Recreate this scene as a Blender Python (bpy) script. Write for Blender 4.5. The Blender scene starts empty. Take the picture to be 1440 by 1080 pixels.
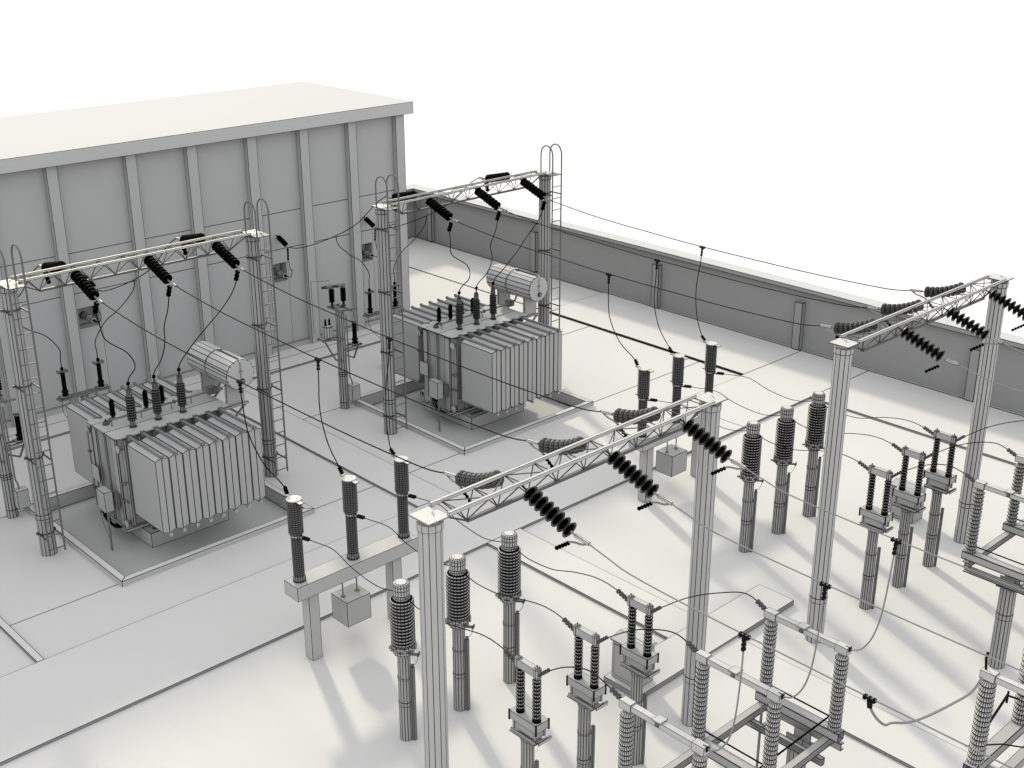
import bpy, math
from mathutils import Vector, Matrix

# ------------------------------------------------------------------ basics
scene = bpy.context.scene
col = scene.collection
CAMP = Vector((-8.9688, -34.275, 18.9024))
P = 13.24                       # distance from one bay to the next
UP = Vector((0, 0, 1))

# ------------------------------------------------------------------ materials
def new_mat(name):
    m = bpy.data.materials.new(name); m.use_nodes = True
    nt = m.node_tree
    return m, nt, nt.nodes, nt.links, nt.nodes['Principled BSDF']

def clay(name, base, line=(.012, .012, .012), hw=.00042, rough=.75, spec=.25, lined=True, vary=.03, metal=0.0, pattern=None):
    """matt paint with the thin inked edge lines the model carries; line width is a fixed field in the world"""
    m, nt, N, L, bs = new_mat(name)
    bs.inputs['Roughness'].default_value = rough
    bs.inputs['Specular IOR Level'].default_value = spec
    bs.inputs['Metallic'].default_value = metal
    geo = N.new('ShaderNodeNewGeometry')
    nz = N.new('ShaderNodeTexNoise'); nz.inputs['Scale'].default_value = .35; nz.inputs['Detail'].default_value = 4
    L.new(geo.outputs['Position'], nz.inputs['Vector'])
    mr = N.new('ShaderNodeMapRange'); mr.inputs[3].default_value = 1 - vary; mr.inputs[4].default_value = 1 + vary
    L.new(nz.outputs['Fac'], mr.inputs[0])
    mul = N.new('ShaderNodeVectorMath'); mul.operation = 'SCALE'
    mul.inputs[0].default_value = base
    L.new(mr.outputs[0], mul.inputs['Scale'])
    out = mul.outputs[0]
    if lined:
        mins = []
        for uvn in ('wire_a', 'wire_b'):
            uv = N.new('ShaderNodeUVMap'); uv.uv_map = uvn
            sp = N.new('ShaderNodeSeparateXYZ'); L.new(uv.outputs[0], sp.inputs[0])
            mn = N.new('ShaderNodeMath'); mn.operation = 'MINIMUM'
            L.new(sp.outputs[0], mn.inputs[0]); L.new(sp.outputs[1], mn.inputs[1]); mins.append(mn)
        mn = N.new('ShaderNodeMath'); mn.operation = 'MINIMUM'
        L.new(mins[0].outputs[0], mn.inputs[0]); L.new(mins[1].outputs[0], mn.inputs[1])
        sub = N.new('ShaderNodeVectorMath'); sub.operation = 'DISTANCE'
        L.new(geo.outputs['Position'], sub.inputs[0]); sub.inputs[1].default_value = CAMP
        w = N.new('ShaderNodeMath'); w.operation = 'MULTIPLY'; w.inputs[1].default_value = hw
        L.new(sub.outputs['Value'], w.inputs[0])
        lt = N.new('ShaderNodeMath'); lt.operation = 'LESS_THAN'
        L.new(mn.outputs[0], lt.inputs[0]); L.new(w.outputs[0], lt.inputs[1])
        mx = N.new('ShaderNodeMix'); mx.data_type = 'RGBA'
        L.new(lt.outputs[0], mx.inputs['Factor']); L.new(out, mx.inputs['A']); mx.inputs['B'].default_value = (*line, 1)
        out = mx.outputs['Result']
    L.new(out, bs.inputs['Base Color'])
    return m

M = dict(
    ground=clay('ground_paint', (.46, .455, .445), line=(.07, .07, .07), hw=.0005, vary=.012, rough=.9, spec=.1),
    slab=clay('slab_paint', (.46, .455, .445), line=(.02, .02, .02), hw=.0004, vary=.012, rough=.9, spec=.1),
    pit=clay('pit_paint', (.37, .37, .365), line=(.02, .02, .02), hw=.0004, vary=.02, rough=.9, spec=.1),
    white=clay('white_ground', (.56, .56, .57), lined=False, vary=.002, rough=1, spec=0),
    wall=clay('wall_paint', (.335, .335, .335), line=(.03, .03, .03), hw=.0003, vary=.015, rough=.9, spec=.1),
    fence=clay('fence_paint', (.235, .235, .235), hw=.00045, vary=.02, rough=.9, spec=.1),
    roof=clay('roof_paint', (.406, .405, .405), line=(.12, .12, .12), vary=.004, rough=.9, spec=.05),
    steel=clay('steel_paint', (.345, .345, .344), line=(.015, .015, .015), hw=.00034),
    body=clay('tank_paint', (.31, .31, .307), hw=.00038),
    rail=clay('galvanised_paint', (.20, .20, .197), hw=.00028, rough=.6),
    pole=clay('pole_paint', (.275, .275, .273), line=(.012, .012, .012), hw=.00034),
    shed3=clay('capacitor_porcelain', (.085, .085, .085), line=(.004, .004, .004), hw=.0003, rough=.6, spec=.2),
    clampm=clay('clamp_steel', (.06, .06, .06), line=(.003, .003, .003), hw=.0004, rough=.6),
    rim2=clay('disc_rim_gloss', (.022, .022, .022), line=(.002, .002, .002), hw=.0003, rough=.35, spec=.4),
    fascia=clay('fascia_paint', (.385, .385, .385), line=(.03, .03, .03), hw=.0003, rough=.9, spec=.1),
    side=clay('kerb_side_shade', (.20, .20, .20), line=(.03, .03, .03), hw=.0003),  # shade painted onto the upright faces of road, path and kerb slabs
    iron=clay('dark_iron', (.10, .10, .10), line=(.01, .01, .01), hw=.0003, rough=.6),
    gap=clay('porcelain_dense_ink', (.022, .022, .022), lined=False, rough=.8, spec=.1),  # dense edge lines between sheds, merged into one dark tone
    bright=clay('bright_metal', (.40, .397, .388), hw=.00034, rough=.6),
    lattice=clay('lattice_paint', (.06, .06, .06), lined=False),
    shed=clay('porcelain_light', (.33, .33, .33), line=(.004, .004, .004), hw=.00032, rough=.6, spec=.2),
    shed2=clay('porcelain_dark', (.15, .15, .15), line=(.004, .004, .004), hw=.0003, rough=.6, spec=.2),
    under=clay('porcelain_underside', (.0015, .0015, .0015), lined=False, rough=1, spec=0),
    disc=clay('disc_glaze', (.115, .115, .115), line=(.006, .006, .006), hw=.0003, rough=.6, spec=.2),
    rim=clay('disc_rim', (.010, .010, .010), line=(.001, .001, .001), hw=.0004, rough=.8, spec=.05),
    black=clay('black_rubber', (.0015, .0015, .0015), lined=False, rough=1, spec=0),
    cable=clay('dark_cable', (.008, .008, .008), lined=False, rough=.8, spec=.1),
    wire=clay('aluminium_wire', (.19, .19, .187), lined=False, rough=.7, spec=.1),
    clamp=clay('clamp_metal', (.004, .004, .004), lined=False, rough=.8, spec=.1),
    clampg=clay('clamp_grey', (.14, .14, .14), hw=.0003, rough=.7),
)

# ------------------------------------------------------------------ mesh builder
class MB:
    def __init__(s): s.v = []; s.f = []; s.e = []; s.m = []
    def add(s, vs, fs, flags=None, mat=0):
        o = len(s.v); s.v += [Vector(v) for v in vs]
        for k, f in enumerate(fs):
            s.f.append([i + o for i in f])
            s.e.append(flags[k] if isinstance(flags, list) else flags)
            s.m.append(mat)
        return s
    def box(s, x0, x1, y0, y1, z0, z1, mat=0, flags=None):
        vs = [(x, y, z) for z in (z0, z1) for y in (y0, y1) for x in (x0, x1)]
        return s.add(vs, [(0, 2, 3, 1), (4, 5, 7, 6), (0, 1, 5, 4), (1, 3, 7, 5), (3, 2, 6, 7), (2, 0, 4, 6)], flags, mat)
    def prism(s, poly, vec, mat=0, flags=None):
        n = len(poly); vec = Vector(vec); a = [Vector(p) for p in poly]
        vs = a + [p + vec for p in a]
        fs = [tuple(range(n))[::-1], tuple(range(n, 2 * n))] + [(i, (i + 1) % n, n + (i + 1) % n, n + i) for i in range(n)]
        return s.add(vs, fs, flags, mat)
    def lathe(s, prof, n=16, o=(0, 0, 0), ax=(0, 0, 1), mats=None, longs=True, rings=True, caps=(True, True), off=.5):
        o = Vector(o); ax = Vector(ax).normalized()
        u = ax.orthogonal().normalized() if abs(ax.z) < .99 else Vector((1, 0, 0))
        w = ax.cross(u)
        base = len(s.v)
        for r, z in prof:
            for k in range(n):
                a = 2 * math.pi * (k + off) / n
                s.v.append(o + ax * z + (u * math.cos(a) + w * math.sin(a)) * r)
        for j in range(len(prof) - 1):
            for k in range(n):
                k2 = (k + 1) % n
                s.f.append([base + j * n + k, base + j * n + k2, base + (j + 1) * n + k2, base + (j + 1) * n + k])
                ring = rings if isinstance(rings, bool) else rings[j]
                ring2 = rings if isinstance(rings, bool) else rings[j + 1]
                s.e.append((ring, longs, ring2, longs)); s.m.append(mats[j] if mats else 0)
        if caps[0] and prof[0][0] > 1e-4:
            s.f.append([base + k for k in range(n)][::-1]); s.e.append(None); s.m.append(mats[0] if mats else 0)
        if caps[1] and prof[-1][0] > 1e-4:
            b = base + (len(prof) - 1) * n
            s.f.append([b + k for k in range(n)]); s.e.append(None); s.m.append(mats[-1] if mats else 0)
        return s
    def cyl(s, p0, p1, r0, r1=None, n=12, mat=0, longs=True, rings=True, caps=(True, True)):
        p0 = Vector(p0); p1 = Vector(p1); d = p1 - p0
        return s.lathe([(r0, 0), (r0 if r1 is None else r1, d.length)], n, p0, d, [mat], longs, rings, caps)
    def bar(s, p0, p1, w, h=None, up=UP, mat=0, flags=None):
        p0 = Vector(p0); p1 = Vector(p1); d = (p1 - p0).normalized(); h = w if h is None else h
        if abs(d.dot(up)) > .98: up = Vector((0, 1, 0))
        x = d.cross(up).normalized(); y = x.cross(d)
        c = [x * a * w / 2 + y * b * h / 2 for a, b in ((-1, -1), (1, -1), (1, 1), (-1, 1))]
        vs = [p0 + q for q in c] + [p1 + q for q in c]
        return s.add(vs, [(3, 2, 1, 0), (4, 5, 6, 7)] + [(i, (i + 1) % 4, 4 + (i + 1) % 4, 4 + i) for i in range(4)], flags, mat)
    def tube(s, pts, r, n=6, mat=0, smooth=0, lined=False):
        pts = [Vector(p) for p in pts]
        if smooth: pts = spline(pts, smooth)
        base = len(s.v); x = None; m = len(pts)
        for i, p in enumerate(pts):
            d = (pts[min(i + 1, m - 1)] - pts[max(i - 1, 0)]).normalized()
            x = (d.orthogonal() if x is None else x - d * x.dot(d)).normalized(); y = d.cross(x)
            for k in range(n):
                a = 2 * math.pi * k / n
                s.v.append(p + (x * math.cos(a) + y * math.sin(a)) * r)
        for i in range(m - 1):
            for k in range(n):
                s.f.append([base + i * n + k, base + i * n + (k + 1) % n, base + (i + 1) * n + (k + 1) % n, base + (i + 1) * n + k])
                s.e.append(None if lined else False); s.m.append(mat)
        for a, b in ((0, True), (m - 1, False)):
            f = [base + a * n + k for k in range(n)]
            s.f.append(f[::-1] if b else f); s.e.append(False); s.m.append(mat)
        return s
    def build(s, name, mats, parent=None, origin=(0, 0, 0)):
        o = Vector(origin)
        me = bpy.data.meshes.new(name)
        vs = s.v
        me.from_pydata([v - o for v in vs], [], s.f)
        mats = mats if isinstance(mats, (list, tuple)) else [mats]
        for m in mats: me.materials.append(M[m])
        me.polygons.foreach_set('material_index', s.m)
        ua = me.uv_layers.new(name='wire_a'); ub = me.uv_layers.new(name='wire_b')
        A = []; B = []
        for f, fl in zip(s.f, s.e):
            n = len(f)
            if n > 4 or fl is False:
                A += [9.0] * (2 * n); B += [9.0] * (2 * n); continue
            q = [vs[i] for i in f]
            ds = []
            for i in range(4):
                if i >= n or (fl is not None and fl is not True and not fl[i]): ds.append([9.0] * n); continue
                a = q[i]; d = q[(i + 1) % n] - a
                if d.length < 1e-6: ds.append([9.0] * n); continue
                d.normalize()
                ds.append([((p - a) - d * (p - a).dot(d)).length for p in q])
            for k in range(n):
                A += [ds[0][k], ds[1][k]]; B += [ds[2][k], ds[3][k]]
        ua.data.foreach_set('uv', A); ub.data.foreach_set('uv', B)
        me.update()
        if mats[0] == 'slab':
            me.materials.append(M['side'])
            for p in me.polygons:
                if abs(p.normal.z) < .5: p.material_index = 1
        ob = bpy.data.objects.new(name, me); col.objects.link(ob)
        if parent is not None: ob.parent = parent
        else: ob.location = o
        return ob

def spline(pts, k):
    out = []; n = len(pts)
    for i in range(n - 1):
        p0 = pts[max(i - 1, 0)]; p1 = pts[i]; p2 = pts[i + 1]; p3 = pts[min(i + 2, n - 1)]
        for j in range(k):
            t = j / k
            out.append(.5 * ((2 * p1) + (p2 - p0) * t + (2 * p0 - 5 * p1 + 4 * p2 - p3) * t * t + (3 * p1 - p0 - 3 * p2 + p3) * t ** 3))
    out.append(pts[-1]); return out

def tag(o, label, cat, group=None):
    o['label'] = label; o['category'] = cat
    if group: o['group'] = group
    return o
def thing(name, label, cat, loc=(0, 0, 0), group=None, rotz=0):
    o = bpy.data.objects.new(name, None); o.empty_display_size = .2; col.objects.link(o)
    o.location = loc; o.rotation_euler = (0, 0, rotz)
    return tag(o, label, cat, group)
def structure(o): o['kind'] = 'structure'; return o
def copy_tree(src, loc=None, label=None, parent=None):
    c = src.copy(); col.objects.link(c)
    if parent is not None: c.parent = parent
    for ch in list(src.children): copy_tree(ch, parent=c)
    if loc is not None: c.location = loc
    if label: c['label'] = label
    return c
BAY = ('left bay', 'right bay')

# ------------------------------------------------------------------ ground
def grid(xs, ys, z, holes=(), segs=()):
    """flat sheet with square holes; edges lying on one of segs are inked"""
    b = MB(); xs = sorted(xs); ys = sorted(ys)
    def on(a, c):
        for kind, k, lo, hi in segs:
            i = 0 if kind == 'x' else 1
            if abs(a[i] - k) < 1e-3 and abs(c[i] - k) < 1e-3:
                m = (a[1 - i] + c[1 - i]) / 2
                if lo <= m <= hi: return True
        return False
    for i in range(len(xs) - 1):
        for j in range(len(ys) - 1):
            cx = (xs[i] + xs[i + 1]) / 2; cy = (ys[j] + ys[j + 1]) / 2
            if any(h[0] < cx < h[1] and h[2] < cy < h[3] for h in holes): continue
            q = [(xs[i], ys[j]), (xs[i + 1], ys[j]), (xs[i + 1], ys[j + 1]), (xs[i], ys[j + 1])]
            b.add([(p[0], p[1], z) for p in q], [(0, 1, 2, 3)], [tuple(on(q[k], q[(k + 1) % 4]) for k in range(4))])
    return b

PIT = [(4.48, 11.22, -3.42, 3.42), (4.48 + P, 11.22 + P, -3.42, 3.42)]
xs = [-60, 1.2, 4.48, 11.22, 13.87, 15.27, 4.48 + P, 11.22 + P, 31.36, 35.6, 36]
ys = [-60, -5.53, -3.42, -3.18, 3.28, 3.42, 8.2, 22]
segs = [('y', -3.18, 1.2, 4.48), ('y', -3.18, 11.22, 13.87), ('y', -3.18, 15.27, 4.48 + P), ('y', -3.18, 11.22 + P, 31.36),
        ('y', 3.28, 1.2, 4.48), ('y', 3.28, 11.22, 13.87), ('y', 3.28, 15.27, 4.48 + P), ('y', 3.28, 11.22 + P, 31.36)]
structure(grid(xs, ys, 0, [PIT[0], PIT[1]], segs).build('ground', 'ground'))
b = MB()
R = 2500
for q in ((-R, R, 22, R), (-R, R, -R, -60), (-R, -60, -60, 22), (36, R, -60, 22)):
    b.add([(q[0], q[2], -.004), (q[1], q[2], -.004), (q[1], q[3], -.004), (q[0], q[3], -.004)], [(0, 1, 2, 3)], False)
structure(b.build('terrain', 'white'))
H = .085
def slab(name, x0, x1, y0, y1, z=H, z0=.002, mat='slab', flags=None):
    return structure(MB().box(x0, x1, y0, y1, z0, z, flags=flags).build(name, mat, origin=((x0 + x1) / 2, (y0 + y1) / 2, 0)))
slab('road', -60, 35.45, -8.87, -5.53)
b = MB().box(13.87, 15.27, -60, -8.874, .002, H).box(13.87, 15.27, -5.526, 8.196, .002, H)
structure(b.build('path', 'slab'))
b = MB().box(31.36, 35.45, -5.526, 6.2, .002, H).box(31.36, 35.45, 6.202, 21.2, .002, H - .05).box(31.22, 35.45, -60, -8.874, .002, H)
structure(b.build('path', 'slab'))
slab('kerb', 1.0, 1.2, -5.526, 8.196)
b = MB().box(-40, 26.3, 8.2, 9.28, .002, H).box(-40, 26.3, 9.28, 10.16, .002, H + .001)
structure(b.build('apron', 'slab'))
slab('paving', 11.25, 17.87, -17.4, -16.2, z=.15, z0=.004)
structure(MB().box(31.315, 31.355, -5.5, 6.2, .003, .07).build('kerb_shade_strip', 'cable', origin=(31.3, 0, 0)))  # added black strip that paints the shade along the path's edge face
# seam across the road
structure(MB().box(26.87, 26.90, -8.86, -5.54, H + .001, H + .004).build('road_joint', 'clampg', origin=(26.88, -7, H)))

# ------------------------------------------------------------------ building
bld = thing('building', 'large flat roofed grey hall with wall pilasters behind the transformers', 'building', (0, 14, 0))
BO = (0, 14, 0)
niches = [(5.5, 6.3), (10.08, 10.92), (18.8, 19.55), (23.4, 24.16)]
NZ0, NZ1 = 3.2, 3.98
pil_x = [(-12.2 + 2.72 * k, -11.78 + 2.72 * k) for k in range(6)] + [(4.2, 4.62), (6.95, 7.37), (9.52, 9.94), (12.62, 13.06), (15.2, 15.65), (17.92, 18.38), (20.46, 20.9), (22.96, 23.4)]
b = MB()
pl = [n for n in niches]
xs = sorted({-30, 26.0} | {v for n in niches for v in n} | {v for n in niches for v in (n[0] - .1, n[1] + .08)})
zs = [0, .32, NZ0, NZ1, 4.6, 6.18, 9.6]
YW = 10.18
for i in range(len(xs) - 1):
    for j in range(len(zs) - 1):
        cx = (xs[i] + xs[i + 1]) / 2
        if zs[j] == NZ0 and any(n[0] < cx < n[1] for n in niches): continue
        inpan = any(n[0] - .1 < cx < n[1] + .08 for n in niches)
        lv = inpan and .32 <= zs[j] < 4.6
        l0 = any(abs(xs[i] - (n[0] - .1)) < 1e-3 for n in niches) and lv
        l1 = any(abs(xs[i + 1] - (n[1] + .08)) < 1e-3 for n in niches) and lv
        nz = any(n[0] < cx < n[1] for n in niches)
        bot = zs[j] in (4.6, 6.18, .32) or (nz and zs[j] == NZ1)
        top = zs[j + 1] in (4.6, 6.18) or (nz and zs[j + 1] == NZ0)
        b.add([(xs[i], YW, zs[j]), (xs[i + 1], YW, zs[j]), (xs[i + 1], YW, zs[j + 1]), (xs[i], YW, zs[j + 1])], [(0, 1, 2, 3)], [(bot, l1, top, l0)])
for x0, x1 in niches:
    d = YW + .5
    b.add([(x0, YW, NZ0), (x1, YW, NZ0), (x1, YW, NZ1), (x0, YW, NZ1), (x0, d, NZ0), (x1, d, NZ0), (x1, d, NZ1), (x0, d, NZ1)],
          [(4, 5, 6, 7), (0, 1, 5, 4), (2, 3, 7, 6), (1, 2, 6, 5), (3, 0, 4, 7)])
b.add([(26, YW, 0), (26, 18.1, 0), (26, 18.1, 9.6), (26, YW, 9.6), (-30, 18.1, 0), (-30, 18.1, 9.6), (-30, YW, 0), (-30, YW, 9.6)],
      [(0, 1, 2, 3), (1, 4, 5, 2), (4, 6, 7, 5)])
b.build('wall', 'wall', bld, BO)
b = MB().box(-30, 26.06, 10.08, YW - .003, 0, .32)
b.build('plinth', 'wall', bld, BO)
for x0, x1 in pil_x + [(25.56, 26.04)]:
    MB().box(x0, x1, 9.93, YW - .002, 0, 9.58).build('pilaster', 'wall', bld, BO)
rf = MB().box(-30.4, 26.42, 9.72, 18.25, 9.585, 10.1).build('roof', ['fascia', 'roof'], bld, BO)
for p in rf.data.polygons:
    if p.normal.z > .9: p.material_index = 1

# wall bushings sitting in the niches
bush = thing('wall_bushing', '', 'bushing', (10.5, 10.66, 3.55), 'bushings in the wall niches')
MB().lathe([(.16, 0), (.16, .05), (.14, .06), (.14, .12)], 12, (0, 0, 0), (0, -1, 0)).build('flange', 'steel', bush)
MB().lathe([(.13, .12), (.13, .42), (.125, .44), (.13, .46), (.13, .86), (.10, .9)], 12, (0, 0, 0), (0, -1, 0)).build('insulator', 'steel', bush)
MB().lathe([(.06, .9), (.06, .96), (.03, .97), (.03, 1.06)], 10, (0, 0, 0), (0, -1, 0)).build('terminal', 'clamp', bush)
bl = ['grey bushing in the leftmost wall niche, partly behind the rear left gantry', 'grey wall bushing in the niche behind the left transformer',
      'grey wall bushing in the niche between the two rear gantries', 'grey wall bushing in the niche beside the left column of the rear right gantry']
for k, x in enumerate((5.9, 10.5, 19.17, 23.78)):
    o = bush if k == 0 else copy_tree(bush)
    o.location = (x, 10.66, 3.55); o['label'] = bl[k]

# ------------------------------------------------------------------ perimeter wall
pw = thing('perimeter_wall', 'long grey boundary wall with pale coping along the right side', 'wall', (35.75, -5, 0))
PO = (35.75, -5, 0)
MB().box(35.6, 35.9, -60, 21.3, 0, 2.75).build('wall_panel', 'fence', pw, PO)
MB().box(20, 35.9, 21.303, 21.6, 0, 2.75).build('wall_panel', 'fence', pw, PO)
MB().box(35.48, 35.598, -60, 21.296, 0, .1).box(26.3, 35.478, 21.18, 21.3, 0, .1).build('skirting', 'slab', pw, PO)
b = MB()
z0, z1 = 2.752, 2.95
poly = [(35.33, -60), (35.33, 21.04), (20, 21.04), (20, 21.86), (36.05, 21.86), (36.05, -60)]
lo = [(x, y, z0) for x, y in poly]; hi = [(x, y, z1) for x, y in poly]
b.add(lo + hi, [(6, 11, 10, 7), (7, 10, 9, 8), (5, 0, 1, 4), (1, 2, 3, 4), (0, 6, 7, 1), (1, 7, 8, 2), (2, 8, 9, 3), (3, 9, 10, 4), (4, 10, 11, 5), (5, 11, 6, 0)],
      [(True, True, False, True), (False, True, True, True)] + [(False,) * 4] * 2 + [None] * 6)
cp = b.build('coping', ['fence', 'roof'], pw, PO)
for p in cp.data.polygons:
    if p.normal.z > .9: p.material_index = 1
for y in (19.7, 11.25, 2.85, -5.25, -13.4, -21.6):
    MB().box(35.36, 35.597, y - .2, y + .2, .101, 2.25).build('pillar', 'fence', pw, PO)

# ------------------------------------------------------------------ gantries
SP = 8.0
def make_gantry(label, loc, colmat='steel'):
    g = thing('gantry', label, 'gantry', loc, 'steel portal gantries')
    for cx in (0, SP):
        c = MB().lathe([(.242, 0), (.238, 1.22), (.246, 1.221), (.246, 1.36), (.238, 1.361), (.232, 8.26), (.25, 8.262), (.25, 8.41)], 12, (cx, 0, 0)).build('column', colmat, g)
        b = MB().box(cx - .26, cx + .26, -.28, .28, 8.49, 8.515).cyl((cx, 0, 8.41), (cx, 0, 8.49), .2, n=10, longs=False)
        b.tube([(cx + .05, -.05, 8.515), (cx + .06, 0, 8.56), (cx + .1, .04, 8.56), (cx + .12, .07, 8.515)], .012, 5)
        b.build('cap_plate', 'bright', c)
    t = MB().bar((.87, 0, 8.09), (SP - .87, 0, 8.09), .075, .06).build('truss', 'iron', g)
    for y in (-.255, .255):
        MB().bar((.22, y, 8.552), (SP - .22, y, 8.552), .07, .07).build('chord', 'bright', t)
    b = MB(); st = (SP - 1.74) / 8
    nb = [.87 + st * k for k in range(9)]; ntp = [.87 - st / 2 + st * k for k in range(10)]
    for k, x in enumerate(nb):
        for y in (-.25, .25):
            b.bar((x, 0, 8.10), (ntp[k], y, 8.53), .02, flags=False); b.bar((x, 0, 8.10), (ntp[k + 1], y, 8.53), .02, flags=False)
    for k, x in enumerate(ntp):
        b.bar((x, -.25, 8.54), (x, .25, 8.54), .018, flags=False)
        if k < 9: b.bar((x, -.25 if k % 2 else .25, 8.535), (ntp[k + 1], .25 if k % 2 else -.25, 8.535), .018, flags=False)
    for s_, x in ((1, .235), (-1, SP - .235)):
        b.bar((x, 0, 8.42), (x + s_ * .63, 0, 8.09), .03, flags=False)
    b.build('lacing', 'lattice', t)
    return g
gl = ['tall near gantry of the left bay, its left column in the foreground', 'near gantry of the right bay in front of the boundary wall',
      'rear left gantry with ladders, standing over the left transformer', 'rear right gantry with ladders, standing over the right transformer']
G1 = make_gantry(gl[2], (3.82, 0, 0), 'pole')
G1.scale = (1, 1, 1.0135)
G3 = make_gantry(gl[0], (3.58, -18.79, 0)); G4 = copy_tree(G3, (3.58 + P, -18.79, 0), gl[1])
G3.scale = G4.scale = (1, 1, 1)
def make_ladder(g, cx):
    l = None
    for x in (cx - .24, cx + .24):
        pts = [(x, -.02, 8.52), (x, -.02, 9.25)] + [(x, -.34 + .32 * math.cos(a), 9.25 + .36 * math.sin(a)) for a in [math.pi * k / 10 for k in range(1, 10)]] + [(x, -.66, 9.25), (x, -.66, .28)]
        b = MB().tube(pts, .028, 6, lined=False)
        if l is None:
            l = b.build('ladder', 'iron', g)
        else: b.build('rail', 'iron', l)
    for k in range(18):
        MB().bar((cx - .24, -.66, .42 + .45 * k), (cx + .24, -.66, .42 + .45 * k), .026, flags=False).build('rung', 'iron', l)
    MB().box(cx - .26, cx + .26, -.68, -.282, 8.49, 8.51).build('platform', 'iron', l)
    for z in (.72, 3.2, 5.45, 7.72):
        b = MB().lathe([(.252, 0), (.252, .05)], 14, (cx, 0, z), caps=(False, False))
        for x in (-.24, .24): b.bar((cx + x, -.06, z + .025), (cx + x, -.66, z + .025), .03, .04)
        b.box(cx - .30, cx - .23, -.03, .03, z - .01, z + .06).box(cx + .23, cx + .30, -.03, .03, z - .01, z + .06)
        b.build('bracket', 'iron', l)
for cx in (0, SP): make_ladder(G1, cx)
G2 = copy_tree(G1, (3.82 + P, 0, 0), gl[3])

# ------------------------------------------------------------------ insulator strings
def make_string(name, dark, jumper, mats=None):
    t = thing(name, '', 'insulator string')
    d = Vector((0, -1.18, -.42)).normalized()
    MB().tube([(0, 0, 0), d * .14], .018, 6).build('hook', 'clamp', t)
    pitch = .155
    sag = jumper == 'stub' and not mats       # the strings on the building side hang in a slight curve
    pos = d * .12; d0 = d
    for k in range(8):
        if sag:
            a = math.radians(32 - 3.5 * k); d = Vector((0, -math.cos(a), -math.sin(a)))
        o = pos.copy(); pos += d * pitch
        prof = [(.045, 0), (.06, .02), (.12, .035), (.155, .06), (.165, .09), (.165, .118), (.135, .108), (.09, .118), (.05, .112), (.03, .158)]
        if mats: prof = [(.045, 0), (.055, .035), (.095, .055), (.145, .082), (.178, .114), (.176, .122), (.13, .106), (.09, .116), (.05, .112), (.03, .158)]
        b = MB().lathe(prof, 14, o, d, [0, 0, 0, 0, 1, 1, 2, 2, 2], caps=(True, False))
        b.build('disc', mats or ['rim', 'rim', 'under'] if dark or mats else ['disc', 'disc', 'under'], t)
    e = pos
    MB().tube([e - d * .02, e + d * .14], .02, 6).build('link', 'rail', t)
    dd = Vector((0, -.95, -.10)).normalized()
    s = e + d * .12
    MB().bar(s, s + dd * .36, .055, .06).build('sleeve', 'bright', t)
    if jumper == 'stub':
        pts = [s + dd * .34, s + dd * .18 + Vector((0, 0, -.10)), s + Vector((0, .02, -.15)), s + Vector((0, .16, -.20))]
        MB().tube(pts, .022, 6, smooth=3).build('jumper_lug', 'rail', t)
        a = s + Vector((0, .14, -.19)); q = s + Vector((0, .50, -.46))
        b = MB().bar(a, q, .035, .035, flags=False)
        for k in range(5):
            c = a + (q - a) * (.1 + .2 * k); b.box(c.x - .022, c.x + .022, c.y - .028, c.y + .028, c.z - .045, c.z + .02, flags=False)
        b.build('jumper_clamp', 'black', t)
    else:
        MB().tube([s + dd * .3, s + dd * .1 + Vector((0, 0, -.08)), s + Vector((0, .02, -.13))], .02, 6, smooth=3).build('jumper_lug', 'rail', t)
        a = s + Vector((0, .04, -.12)); q = s + Vector((-.02, .16, -.46))
        b = MB().bar(a, q, .06, .06, flags=False)
        for k in range(3):
            c = a + (q - a) * (.15 + .35 * k); b.box(c.x - .055, c.x + .055, c.y - .05, c.y + .05, c.z - .05, c.z + .05, flags=False)
        b.build('jumper_clamp', 'black', t)
    return t, s + dd * .36
S_near, END = make_string('insulator_string', False, 'stub')
S_fwd, END_F = make_string('insulator_string', False, 'stub', ['rim2', 'rim2', 'under'])
S_dark, _ = make_string('insulator_string', True, 'hang')
PH = (5.62, 7.92, 10.23)
nth = ('nearest its left column', 'in the middle of its beam', 'nearest its right column')
TILT = -.10
def put_string(src, flag, loc, label, flip, group):
    o = src if not flag[0] else copy_tree(src); flag[0] = True
    o.location = loc; o.rotation_euler = (TILT if flip and src is S_dark else 0, 0, math.pi if flip else 0); o['label'] = label; o['group'] = group
f1, f2, f3 = [False], [False], [False]
for bay in (0, 1):
    gn = ('left', 'right')[bay]
    for k in range(3):
        x = PH[k] + P * bay
        put_string(S_fwd, f3, (x, -19.045, 8.49), f'black insulator string forward off the near {gn} gantry, {nth[k]}', False, 'forward insulator strings on the near gantries')
        put_string(S_near, f1, (x, -18.535, 8.49), f'grey insulator string pulled backward off the near {gn} gantry, {nth[k]}', True, 'backward insulator strings on the near gantries')
        put_string(S_dark, f2, (x, -.255, 8.635), f'black insulator string forward off the rear {gn} gantry, {nth[k]}', False, 'forward insulator strings on the rear gantries')
        if k != 1:
            put_string(S_dark, f2, (x, .255, 8.69), f'dark insulator string behind the rear {gn} gantry beam, {nth[k]}', True, 'insulator strings behind the rear gantries')
YN = abs(END.y); ZN = END.z            # near gantries, building side
END = END_F; YE = abs(END.y); ZE = END.z
YB2 = -(END.y * math.cos(TILT) - END.z * math.sin(TILT)); ZB2 = END.y * math.sin(TILT) + END.z * math.cos(TILT)

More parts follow.
